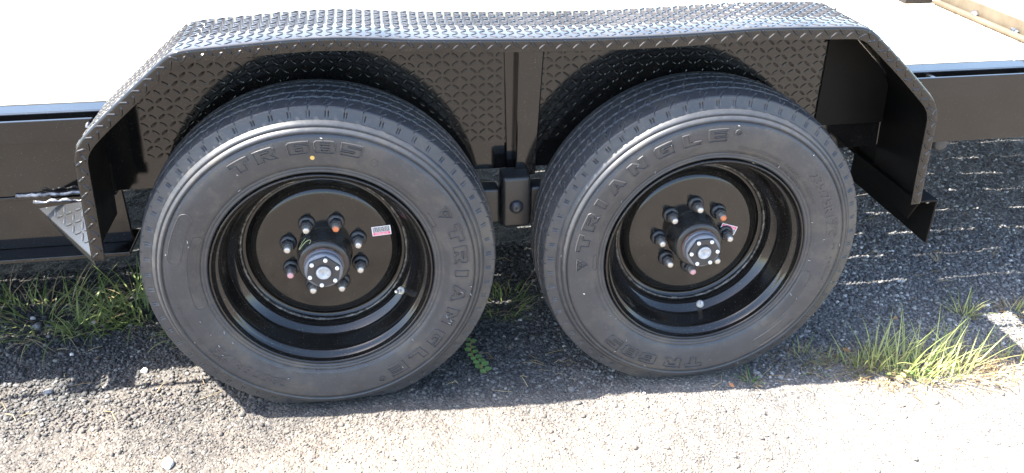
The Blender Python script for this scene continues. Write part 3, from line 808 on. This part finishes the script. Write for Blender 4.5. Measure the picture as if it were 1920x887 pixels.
# raised lugs of the plate: a long lens
def lug_geo(L_=0.0130, W_=0.0036, H_=0.0020):
    v = [(-L_, 0, 0), (-L_ * .55, W_, 0), (L_ * .55, W_, 0), (L_, 0, 0), (L_ * .55, -W_, 0), (-L_ * .55, -W_, 0),
         (-L_ * .78, 0, H_ * .75), (-L_ * .5, W_ * .5, H_), (L_ * .5, W_ * .5, H_), (L_ * .78, 0, H_ * .75), (L_ * .5, -W_ * .5, H_), (-L_ * .5, -W_ * .5, H_)]
    f = [(k, (k + 1) % 6, (k + 1) % 6 + 6, k + 6) for k in range(6)] + [(6, 7, 8, 9, 10, 11)]
    return v, f
LV, LF = lug_geo()
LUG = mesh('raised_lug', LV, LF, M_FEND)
def place_mat(o, p, ex, ey, ez):
    o.matrix_local = Matrix(((ex.x, ey.x, ez.x, p.x), (ex.y, ey.y, ez.y, p.y), (ex.z, ey.z, ez.z, p.z), (0, 0, 0, 1)))
pitchL = 0.0172; k = 0; s = 0.012
while s < LEN - 0.01:
    p, t, n_ = on_path(s); upw = -n_
    sg = 1 if k % 2 else -1
    a = math.radians(42 * sg)
    ex = t * math.cos(a) + upw * math.sin(a); ez = Vector((0, -1, 0)); ey = ez.cross(ex)
    o = obj('raised_lug', LUG, fender)
    place_mat(o, p + n_ * (0.0135 + (0.0045 if sg > 0 else -0.0030)) + Vector((0, YF - 0.0002, 0)), ex * 0.80, ey * 0.75, ez)
    s += pitchL; k += 1
# lugs over the top and the ends, joined
tv, tf = [], []
def add_lug(p, ex, ey, ez, sc=1.0):
    b = len(tv)
    for x, y_, z in LV: q_ = p + ex * x * sc + ey * y_ * sc + ez * z; tv.append(tuple(q_))
    for q_ in LF: tf.append(tuple(i + b for i in q_))
PL = 0.0188
i = 0; s = 0.012
while s < LEN - 0.012:
    p, t, n_ = on_path(s); up = -n_; j = 0; yy = 0.036
    while yy < YB - 0.006:
        a = math.radians(45 if (i + j) % 2 else -45)
        ex = t * math.cos(a) + Vector((0, 1, 0)) * math.sin(a); ey = up.cross(ex)
        add_lug(p + Vector((0, yy, 0)) - up * 0.0001, ex, ey, up * 0.85, 0.8); yy += PL; j += 1
    s += PL; i += 1
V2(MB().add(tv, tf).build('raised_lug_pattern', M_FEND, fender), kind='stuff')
# inner wall: diamond plate down to z = .577, then smooth steel
inner = empty('fender_wall', (0, 0, 0), trailer)
ZW = 0.577
top = [(path[i, 0] + inw[i, 0] * 0.0045, path[i, 1] + inw[i, 1] * 0.0045) for i in range(len(path)) if path[i, 1] > ZW + 0.01]
poly = [(top[0][0], ZW)] + top + [(top[-1][0], ZW)]
nq = len(top); wv = []; wf = []
for x, z in top: wv += [(x, 0.2295, z)]
wv2 = [(x, 0.2295, ZW) for x, z in top]; wv += wv2
wf = [(i, i + 1, nq + i + 1, nq + i) for i in range(nq - 1)]
b = len(wv); wv += [(x, 0.2355, ZW) for x, z in top]
wf += [(nq + i, nq + i + 1, b + i + 1, b + i) for i in range(nq - 1)]
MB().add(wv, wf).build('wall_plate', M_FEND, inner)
tv, tf = [], []
tx = np.array([p_[0] for p_ in top]); tz = np.array([p_[1] for p_ in top])
rrl = random.Random(12); i = 0; z = ZW + 0.013
while z < 0.895:
    j = 0; x = -0.362
    while x < 1.19:
        ok = z + 0.012 < np.interp(x, tx, tz)
        if ok:
            a = math.radians(38 if (i + j) % 2 else -38)
            ex = Vector((math.cos(a), 0, math.sin(a))); ez = Vector((0, -1, 0)); ey = ez.cross(ex)
            add_lug(Vector((x + rrl.uniform(-.0008, .0008), 0.2296, z)), ex, ey, ez * 0.75, 0.74)
        x += 0.0194; j += 1
    z += 0.0182; i += 1
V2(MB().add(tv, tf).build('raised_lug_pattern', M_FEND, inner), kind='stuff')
MB().prism([(1.196, 0.578), (1.196, 0.868), (1.215, 0.835), (1.30, 0.758), (1.352, 0.707), (1.371, 0.672), (1.376, 0.578)], 0.2250, 0.2290).build('end_panel', M_UNDER, inner)
# upright post between the wheels
mb = MB(); mb.prism([(0.424, 0.868), (0.516, 0.868), (0.497, 0.507), (0.432, 0.507)], 0.2215, 0.2285)
mb.build('fender_post', M_PAINT, trailer, bev=0.001)
mb = MB(); mb.prism([(0.452, 0.866), (0.512, 0.866), (0.494, 0.509), (0.447, 0.509)], 0.187, 0.221)
mb.build('fender_post', M_PAINT, trailer, bev=0.003)
r2 = random.Random(4); pts = [(0.437 + 0.006 * k, 0.208 + r2.uniform(-.003, .003), 0.506 + r2.uniform(-.003, .002)) for k in range(10)]
MB().tube(pts, 0.0036, 6, [r2.uniform(.6, 1.4) for _ in pts]).build('weld_bead', M_WELD, trailer, True)

# ---- suspension hanger between the wheels
hg = empty('spring_hanger', (0.445, 0.15, 0.46), trailer)
def rounded(x0, x1, z0, z1, y0, y1, name, bev, m=M_SATIN):
    o = MB().box(x0 - 0.445, x1 - 0.445, y0 - 0.15, y1 - 0.15, z0 - 0.46, z1 - 0.46).build(name, m, hg, True); md = bevel(o, bev, 4); return o
rounded(0.4095, 0.477, 0.398, 0.526, 0.140, 0.205, 'hanger_block', 0.009)
rounded(0.345, 0.408, 0.398, 0.488, 0.165, 0.215, 'equalizer_arm', 0.007)
rounded(0.478, 0.560, 0.398, 0.488, 0.165, 0.215, 'equalizer_arm', 0.007)
MB().lathe([(0.0165, 0.002), (0.0160, -0.004), (0.0135, -0.0085), (0.008, -0.0115), (0.003, -0.0124), (0.0018, -0.0112), (0.0, -0.0108)], 32).build('bushing_cap', M_HUBCAP, hg, True, (0.442 - 0.445, 0.140 - 0.15, 0.452 - 0.46))
# leaf springs either side
for x0, x1 in ((-0.2, 0.345), (0.56, 1.03)):
    mb = MB()
    for k in range(4):
        zz = 0.452 + 0.011 * k; sh = 0.05 * k
        mb.box(x0 + sh, x1 - sh, 0.262, 0.318, zz, zz + 0.0095)
    mb.build('leaf_spring', M_SATIN, trailer, bev=0.001)

# ---- folded foot of the fender: bare diamond plate gusset on the left
A = [Vector(p_) for p_ in ((-0.618, 0.205, 0.492), (-0.475, 0.105, 0.556), (-0.470, 0.030, 0.442), (-0.560, 0.12, 0.430))]
gz_t = Vector((0, 0.006, 0.012))
mb = MB()
tri = [Vector((-0.612, 0.203, 0.493)), Vector((-0.470, 0.130, 0.540)), Vector((-0.464, 0.030, 0.452))]
flg = [tri[0] + Vector((0.016, 0.002, -0.042)), tri[1] + Vector((0, 0, -0.04)), tri[2] + Vector((0.0, 0.004, -0.022))]
mb.add([tuple(p_) for p_ in tri + flg], [(0, 1, 2), (5, 4, 3), (0, 2, 5, 3), (2, 1, 4, 5), (1, 0, 3, 4)])
gus = mb.build('fender_gusset', M_CLEARPLATE, fender, bev=0.002)
tv, tf = [], []
e1 = (tri[2] - tri[0]); e2 = (tri[1] - tri[0]); nn = e1.cross(e2).normalized();
if nn.z < 0: nn = -nn
eu = e1.normalized(); ev = nn.cross(eu)
rr = random.Random(3)
for i in range(-14, 16):
    for j in range(-14, 16):
        p_ = tri[0] + eu * i * 0.019 + ev * j * 0.019
        w_ = p_ - tri[0]; d11 = e1.dot(e1); d12 = e1.dot(e2); d22 = e2.dot(e2); b1 = w_.dot(e1); b2 = w_.dot(e2); dn = d11 * d22 - d12 * d12
        u_ = (b1 * d22 - b2 * d12) / dn; w2 = (b2 * d11 - b1 * d12) / dn
        if u_ > 0.06 and w2 > 0.06 and u_ + w2 < 0.94:
            a = math.radians(45 if (i + j) % 2 else -45); ex = eu * math.cos(a) + ev * math.sin(a); add_lug(p_, ex, nn.cross(ex), nn, 0.85)
V2(MB().add(tv, tf).build('raised_lug_pattern', M_CLEARPLATE, fender), kind='stuff')
# ---- flap bracket at the foot of the right hand end
mb = MB()
mb.box(1.4275, 1.4325, 0.022, 0.40, 0.341, 0.4525)
mb.box(1.376, 1.4325, 0.022, 0.40, 0.4527, 0.4575)
mb.box(1.4265, 1.4335, 0.180, 0.40, 0.4577, 0.5060)
# deep inner flap behind the leg, cut on the slant
FY = [(0.030, 0.4515), (0.060, 0.3920), (0.312, 0.4010), (0.330, 0.5060), (0.200, 0.5060)]
mb.add([(1.3905, a_, b_) for a_, b_ in FY] + [(1.3940, a_, b_) for a_, b_ in FY], [(0, 1, 2, 3, 4), (9, 8, 7, 6, 5)] + [(i, i + 5, (i + 1) % 5 + 5, (i + 1) % 5) for i in range(5)])
fb = mb.build('flap_bracket', M_UNDER, fender, bev=0.0012)
MB().lathe([(0.0, 0.001), (0.0058, 0.001), (0.0058, -0.003), (0.004, -0.0045), (0.0, -0.0045)], 12).build('bracket_bolt', M_STEEL, fender, True, (1.4265, 0.05, 0.441), (0, 0, -PI / 2))

# ---- ramp folded flat on the tail of the deck
ramp_o = empty('folded_ramp', (1.9, 0.5, 0.70), trailer)
def rp(mb, name, m, bev=0.0015):
    o = mb.build(name, m, ramp_o, loc=(-1.9, -0.5, -0.70), bev=bev); return o
rp(MB().box(1.885, 1.893, 0.26, 0.853, 0.707, 0.7475), 'ramp_edge', M_TAN)
rp(MB().box(1.8935, 2.9, 0.26, 0.853, 0.735, 0.7470), 'ramp_plate', M_WOOD)
mb = MB(); mb.tube([(1.873, 0.26, 0.7085), (1.873, 0.85, 0.7085)], 0.0085, 12); rp(mb, 'hinge_tube', M_TAN, 0)
for yy in (0.845, 0.66, 0.48, 0.33):
    r2 = random.Random(int(yy * 100)); pts = [(1.877 + r2.uniform(-.002, .002), yy + 0.008 * k - 0.016, 0.7175 + r2.uniform(-.002, .003)) for k in range(5)]
    mb = MB(); mb.tube(pts, 0.0068, 8, [.5, 1, 1.2, 1, .5]); rp(mb, 'weld_bead', M_WELD, 0)
mb = MB()
for k in range(3): mb.box(1.785 + 0.003 * k, 1.875, 0.868, 1.6, 0.700 + 0.013 * k, 0.7105 + 0.013 * k)
mb.build('rubber_mat', M_DARKWOOD, trailer)

# ------------------------------------------------------------------ plants and litter
def blades(n, rad, h0, h1, width, lean, seed, spread=(0, 0), droop=0.5, segs=6, oval=(1, 1), dirs=None):
    r = random.Random(seed); v = []; f = []
    for k in range(n):
        a = r.uniform(0, 2 * PI); d = rad * math.sqrt(r.random())
        bx, by = d * math.cos(a) * oval[0], d * math.sin(a) * oval[1]
        h = r.uniform(h0, h1); w = width * r.uniform(0.6, 1.3)
        la = a + r.gauss(0, 0.7) if dirs is None else r.gauss(*dirs)
        out = Vector((math.cos(la), math.sin(la), 0)); tilt = abs(r.gauss(lean, 0.22)); dr = droop * r.uniform(0.3, 1.3)
        side = Vector((-out.y, out.x, 0)); side = (side + Vector((r.uniform(-.5, .5), r.uniform(-.5, .5), 0))).normalized()
        b = len(v); p = Vector((bx, by, -0.006)); ang = tilt
        for s in range(segs + 1):
            t = s / segs; ww = w * (1 - t ** 1.8) * (0.6 + 0.4 * min(1, t * 4)) * 0.5 + 0.0001
            v += [tuple(p - side * ww), tuple(p + side * ww)]
            p = p + (out * math.sin(ang) + Vector((0, 0, 1)) * math.cos(ang)) * (h / segs); ang += dr / segs * (1 + t)
            if p.z < 0.002: p.z = 0.002
        for s in range(segs): f.append((b + 2 * s, b + 2 * s + 1, b + 2 * s + 3, b + 2 * s + 2))
    return v, f
def tuft(name, x, y, specs, label, cat, group=None):
    root = empty(name, (x, y, float(gz(x, y))))
    V2(root, label, cat, group)
    for k, (nm, m, kw) in enumerate(specs):
        v, f = blades(**kw)
        o = MB().add(v, f).build(nm, m, root); o['kind'] = 'stuff'
    return root
G = 'grass clumps growing through the gravel'
tuft('grass_clump', -0.80, 0.49, [('green_blades', M_GRASS, dict(n=210, rad=0.14, h0=0.05, h1=0.17, width=0.0045, lean=0.75, seed=1, droop=1.0, oval=(1.5, .8))),
     ('dry_stalks', M_STRAW, dict(n=90, rad=0.14, h0=0.05, h1=0.17, width=0.0028, lean=0.9, seed=2, droop=1.0, oval=(1.5, .8)))],
     'wide green grass clump under the beam at the far left edge', 'grass', G)
tuft('grass_clump', -0.53, 0.48, [('green_blades', M_GRASS, dict(n=100, rad=0.08, h0=0.08, h1=0.24, width=0.005, lean=0.55, seed=3, droop=0.9, oval=(1.3, .8))),
     ('dry_stalks', M_STRAW, dict(n=60, rad=0.09, h0=0.04, h1=0.14, width=0.0026, lean=1.0, seed=4, droop=0.8))],
     'tall green grass clump beside the front wheel below the fender foot', 'grass', G)
tuft('grass_clump', -0.655, 0.425, [('green_blades', M_GRASS, dict(n=70, rad=0.05, h0=0.04, h1=0.12, width=0.0065, lean=0.7, seed=5, droop=0.9, oval=(1.4, .8)))],
     'low broad-bladed green clump behind the small white stone', 'grass', G)
tuft('grass_clump', -0.435, 0.345, [('green_blades', M_GRASS, dict(n=16, rad=0.02, h0=0.04, h1=0.10, width=0.0055, lean=0.9, seed=6, droop=0.8))],
     'small sprawling green tuft touching the left tyre', 'grass', G)
tuft('grass_clump', 0.445, 0.40, [('green_blades', M_GRASS, dict(n=110, rad=0.075, h0=0.03, h1=0.09, width=0.004, lean=0.7, seed=7, droop=0.8, oval=(1.0, 1.2))),
     ('dry_stalks', M_STRAW, dict(n=26, rad=0.08, h0=0.05, h1=0.16, width=0.0025, lean=0.9, seed=8, droop=0.8))],
     'low green clump growing between the two tyres', 'grass', G)
tuft('grass_clump', 1.367, 0.015, [('green_blades', M_PALE, dict(n=75, rad=0.055, h0=0.06, h1=0.17, width=0.0034, lean=0.28, seed=9, droop=0.55, oval=(1.3, .7))),
     ('dry_stalks', M_STRAW, dict(n=110, rad=0.08, h0=0.02, h1=0.08, width=0.0024, lean=1.1, seed=10, droop=0.7))],
     'upright pale green grass clump in shade right of the rear tyre', 'grass', G)
tuft('grass_clump', 1.495, -0.04, [('green_blades', M_PALE, dict(n=95, rad=0.085, h0=0.06, h1=0.21, width=0.0034, lean=0.6, seed=11, droop=0.5, oval=(1.3, .6), dirs=(0.5, 0.8))),
     ('dry_stalks', M_STRAW, dict(n=260, rad=0.13, h0=0.02, h1=0.11, width=0.0024, lean=1.1, seed=12, droop=0.7, oval=(1.5, .6)))],
     'large sunlit grass clump leaning right at the right side', 'grass', G)
tuft('grass_clump', 1.72, -0.055, [('dry_stalks', M_STRAW, dict(n=70, rad=0.09, h0=0.03, h1=0.12, width=0.0026, lean=0.9, seed=13, droop=0.7, oval=(1.4, .7))),
     ('green_blades', M_PALE, dict(n=20, rad=0.07, h0=0.05, h1=0.14, width=0.003, lean=0.5, seed=14))],
     'thin yellowing clump at the right edge of the view', 'grass', G)
tuft('grass_clump', 1.757, 0.208, [('green_blades', M_PALE, dict(n=34, rad=0.025, h0=0.04, h1=0.10, width=0.003, lean=0.5, seed=15)),
     ('dry_stalks', M_STRAW, dict(n=30, rad=0.03, h0=0.03, h1=0.06, width=0.002, lean=0.7, seed=16))],
     'small isolated tuft on the shaded asphalt behind the large clump', 'grass', G)
tuft('dry_grass_clump', 1.198, 0.070, [('dry_stalks', M_STRAW, dict(n=110, rad=0.05, h0=0.02, h1=0.07, width=0.0022, lean=1.0, seed=17, droop=0.9, oval=(1.6, .7))),
     ('green_blades', M_GRASS, dict(n=8, rad=0.03, h0=0.05, h1=0.09, width=0.003, lean=0.4, seed=18))],
     'brown withered grass clump against the right tyre', 'grass', G)
tuft('grass_clump', 1.27, 0.015, [('green_blades', M_GRASS, dict(n=46, rad=0.06, h0=0.02, h1=0.055, width=0.003, lean=0.8, seed=19, oval=(1.4, .8))),
     ('dry_stalks', M_STRAW, dict(n=46, rad=0.07, h0=0.02, h1=0.07, width=0.002, lean=1.1, seed=20, oval=(1.4, .8)))],
     'sparse low green weeds between the withered clump and tall grass', 'grass', G)
tuft('grass_clump', 1.02, -0.008, [('green_blades', M_LEAF, dict(n=7, rad=0.008, h0=0.03, h1=0.06, width=0.005, lean=0.6, seed=22)),
     ('dry_stalks', M_STRAW, dict(n=24, rad=0.022, h0=0.015, h1=0.035, width=0.002, lean=1.0, seed=23))],
     'tiny seedling tuft at the foot of the right tyre', 'grass', G)
tuft('dry_grass_clump', 1.918, 0.215, [('dry_stalks', M_STRAW, dict(n=60, rad=0.035, h0=0.02, h1=0.07, width=0.003, lean=1.1, seed=31, droop=0.6)),
     ('green_blades', M_PALE, dict(n=8, rad=0.02, h0=0.05, h1=0.10, width=0.003, lean=0.3, seed=32))],
     'sunlit straw heap alone at the far right edge', 'grass', G)
for _x, _y, _s, _l in ((1.86, 0.50, 33, 'little dry sprig on the shaded asphalt below the flap bracket'), (2.066, 0.517, 34, 'little yellow sprig on the shaded asphalt near the right edge')):
    tuft('dry_sprig', _x, _y, [('dry_stalks', M_STRAW, dict(n=5, rad=0.008, h0=0.03, h1=0.06, width=0.003, lean=0.5, seed=_s))], _l, 'grass', G)
# broad-leaved weed in front of the tall grass
bw = empty('weed', (1.425, -0.035, float(gz(1.425, -0.035)))); V2(bw, 'broad pale leaved weed in the sun before the upright grass', 'weed')
r2 = random.Random(18)
for k in range(16):
    a = r2.uniform(0, 2 * PI); h = r2.uniform(0.008, 0.035); d = r2.uniform(0.005, 0.055); base_ = Vector((d * math.cos(a) * 1.3, d * math.sin(a) * 0.5, h)); la = a + r2.gauss(0, .7)
    dv = Vector((math.cos(la), math.sin(la), r2.uniform(-.1, .5))).normalized(); ln = r2.uniform(0.012, 0.024); sd = dv.cross(Vector((0, 0, 1))).normalized() * ln * 0.3; up_ = Vector((0, 0, 0.002))
    MB().add([tuple(q_) for q_ in (base_, base_ + dv * ln * .35 + sd, base_ + dv * ln * .75 + sd * .8, base_ + dv * ln - up_, base_ + dv * ln * .75 - sd * .8, base_ + dv * ln * .35 - sd, base_ + dv * ln * .5 - up_)],
             [(0, 1, 6), (1, 2, 6), (2, 3, 6), (3, 4, 6), (4, 5, 6), (5, 0, 6)]).build('leaf', M_PALE if k % 3 else M_LEAF, bw)
    MB().tube([(0, 0, -0.004), tuple(base_ * 0.5 + Vector((0, 0, 0.004))), tuple(base_)], 0.0006, 4).build('stem', M_STRAW, bw)
# clover-like weed
wx, wy = 0.350, 0.135
weed = empty('weed', (wx, wy, float(gz(wx, wy)))); V2(weed, 'small weed with paired rounded leaves on the gravel between the tyres', 'weed')
stem = [(0.012, -0.045, 0.002), (0.0, -0.02, 0.010), (-0.012, 0.005, 0.014), (-0.018, 0.035, 0.018), (-0.014, 0.065, 0.026)]
MB().tube(stem, 0.0011, 5).build('stem', M_BROWN, weed)
r2 = random.Random(8)
for k in range(15):
    t = k / 14 * (len(stem) - 1.001); i = int(t); p0 = Vector(stem[i]).lerp(Vector(stem[i + 1]), t - i)
    sd = 1 if k % 2 else -1; d = Vector((sd * 1.0, 0.45 + r2.uniform(-.3, .3), r2.uniform(0.1, 0.5))).normalized(); ln = r2.uniform(0.018, 0.026) if k < 6 else r2.uniform(0.014, 0.020); w_ = ln * 0.42
    sdv = d.cross(Vector((0, 0, 1))).normalized(); upv = sdv.cross(d)
    pts = [p0, p0 + d * ln * .35 + sdv * w_ + upv * .002, p0 + d * ln * .8 + sdv * w_ * .9, p0 + d * ln, p0 + d * ln * .8 - sdv * w_ * .9, p0 + d * ln * .35 - sdv * w_ + upv * .002]
    MB().add([tuple(p_) for p_ in pts], [(0, 1, 2, 3), (0, 3, 4, 5)]).build('leaf', M_CLOVER, weed)
# straw and twigs lying about, uncountable
r2 = random.Random(6); mb = MB()
for k in range(330):
    zone = r2.random()
    if zone < 0.42: x, y = r2.gauss(1.55, 0.22), r2.gauss(-0.03, 0.05)
    elif zone < 0.7: x, y = r2.uniform(0.35, 2.2), r2.uniform(0.0, 0.8)
    else: x, y = r2.uniform(-0.9, 0.6), r2.uniform(0.05, 0.7)
    z = float(gz(x, y)) + 0.005; a = r2.uniform(-0.6, 0.6) + (PI / 2 if r2.random() < .2 else 0); l = r2.uniform(0.012, 0.06); c = r2.uniform(-.4, .4)
    p = [(x, y, z), (x + l * .5 * math.cos(a), y + l * .5 * math.sin(a), z + r2.uniform(.001, .008)), (x + l * math.cos(a + c), y + l * math.sin(a + c), z)]
    mb.tube(p, r2.uniform(0.0005, 0.0011), 4)
V2(mb.build('straw_litter', M_STRAW), 'dry straw and fine twigs strewn over the gravel', 'straw', kind='stuff')
# single stones
def stone(x, y, size, m, label, seed, sc=(1, .8, .6)):
    r = np.random.default_rng(seed); bm = bmesh.new(); bmesh.ops.create_icosphere(bm, subdivisions=2, radius=size / 2)
    for v_ in bm.verts:
        n_ = v_.co.normalized(); k_ = 1 + 0.22 * math.sin(3.1 * n_.x + seed) * math.cos(2.7 * n_.y + seed * 2) + r.uniform(-.08, .08)
        v_.co = Vector((v_.co.x * sc[0] * k_, v_.co.y * sc[1] * k_, v_.co.z * sc[2] * k_))
    me = bpy.data.meshes.new('stone'); bm.to_mesh(me); bm.free(); me.materials.append(m)
    o = obj('stone', me, None, (x, y, float(gz(x, y)) + size * 0.18), (0, 0, seed)); V2(o, label, 'stone', 'single stones on the ground')
STONES = [((175, 607), 0.020, M_PEBBLE, 'white wedge shaped stone before the low green clump'),
          ((272, 697), 0.020, M_PEBBLE, 'white stone lying in the sunlit strip left of the left tyre'),
          ((62, 598), 0.016, M_PEBBLE, 'pale grey stone at the front of the leftmost grass'),
          ((70, 615), 0.030, M_GREYST, 'large flat grey stone below the leftmost grass'),
          ((135, 666), 0.013, M_PEBBLE, 'small white chip on the shaded gravel at left'),
          ((90, 737), 0.022, M_GREYST, 'brown clod on the thin shadow line at left'),
          ((975, 601), 0.012, M_PEBBLE, 'small cream stone between the tyres'),
          ((316, 873), 0.030, M_PEBBLE, 'pale stone at the bottom edge of the sunlit ground'),
          ((1208, 738), 0.009, M_PEBBLE, 'little cream stone at the edge of the tyre shadow')]
def pix_ground(px, py):
    d = _f2 + _r3 * ((px - 960) / 1643.2) - _u3 * ((py - 443.5) / 1643.2); t = 0.6; p = CAM_POS
    for _ in range(40):
        t = t + (p_z := (CAM_POS + d * t).z - float(gz((CAM_POS + d * t).x, (CAM_POS + d * t).y))) / -d.z
    return CAM_POS + d * t
for k, (pp, sz, m, lb) in enumerate(STONES):
    p = pix_ground(*pp); stone(p.x, p.y, sz, m, lb, k + 1)
def leaf(px, py, l, w, rot, label, m=M_BROWN):
    p = pix_ground(px, py); pts = [(-l, 0, 0.004), (-l * .4, w, 0.006), (l * .5, w * .8, 0.007), (l, 0, 0.003), (l * .4, -w, 0.002), (-l * .5, -w * .9, 0.003)]
    lo = [(a, b, c - 0.0008) for a, b, c in pts]
    mb = MB(); mb.add(pts + lo, [(0, 1, 2, 3, 4, 5), tuple(range(11, 5, -1))] + [(i, (i + 1) % 6, (i + 1) % 6 + 6, i + 6) for i in range(6)])
    o = mb.build('dry_leaf', m, None, loc=(p.x, p.y, p.z + 0.004), rot=(0.25, 0.1, rot)); V2(o, label, 'leaf', 'dry leaves on the gravel')
leaf(210, 580, 0.010, 0.006, 0.3, 'reddish brown leaf scrap at the foot of the tall left clump')
leaf(1371, 726, 0.009, 0.0035, -1.0, 'orange bark scrap on the gravel below the right tyre')
leaf(1586, 660, 0.011, 0.005, -0.6, 'red brown leaf left of the upright pale grass')
leaf(1678, 600, 0.008, 0.004, 0.4, 'rust coloured leaf in the tall grass at right')
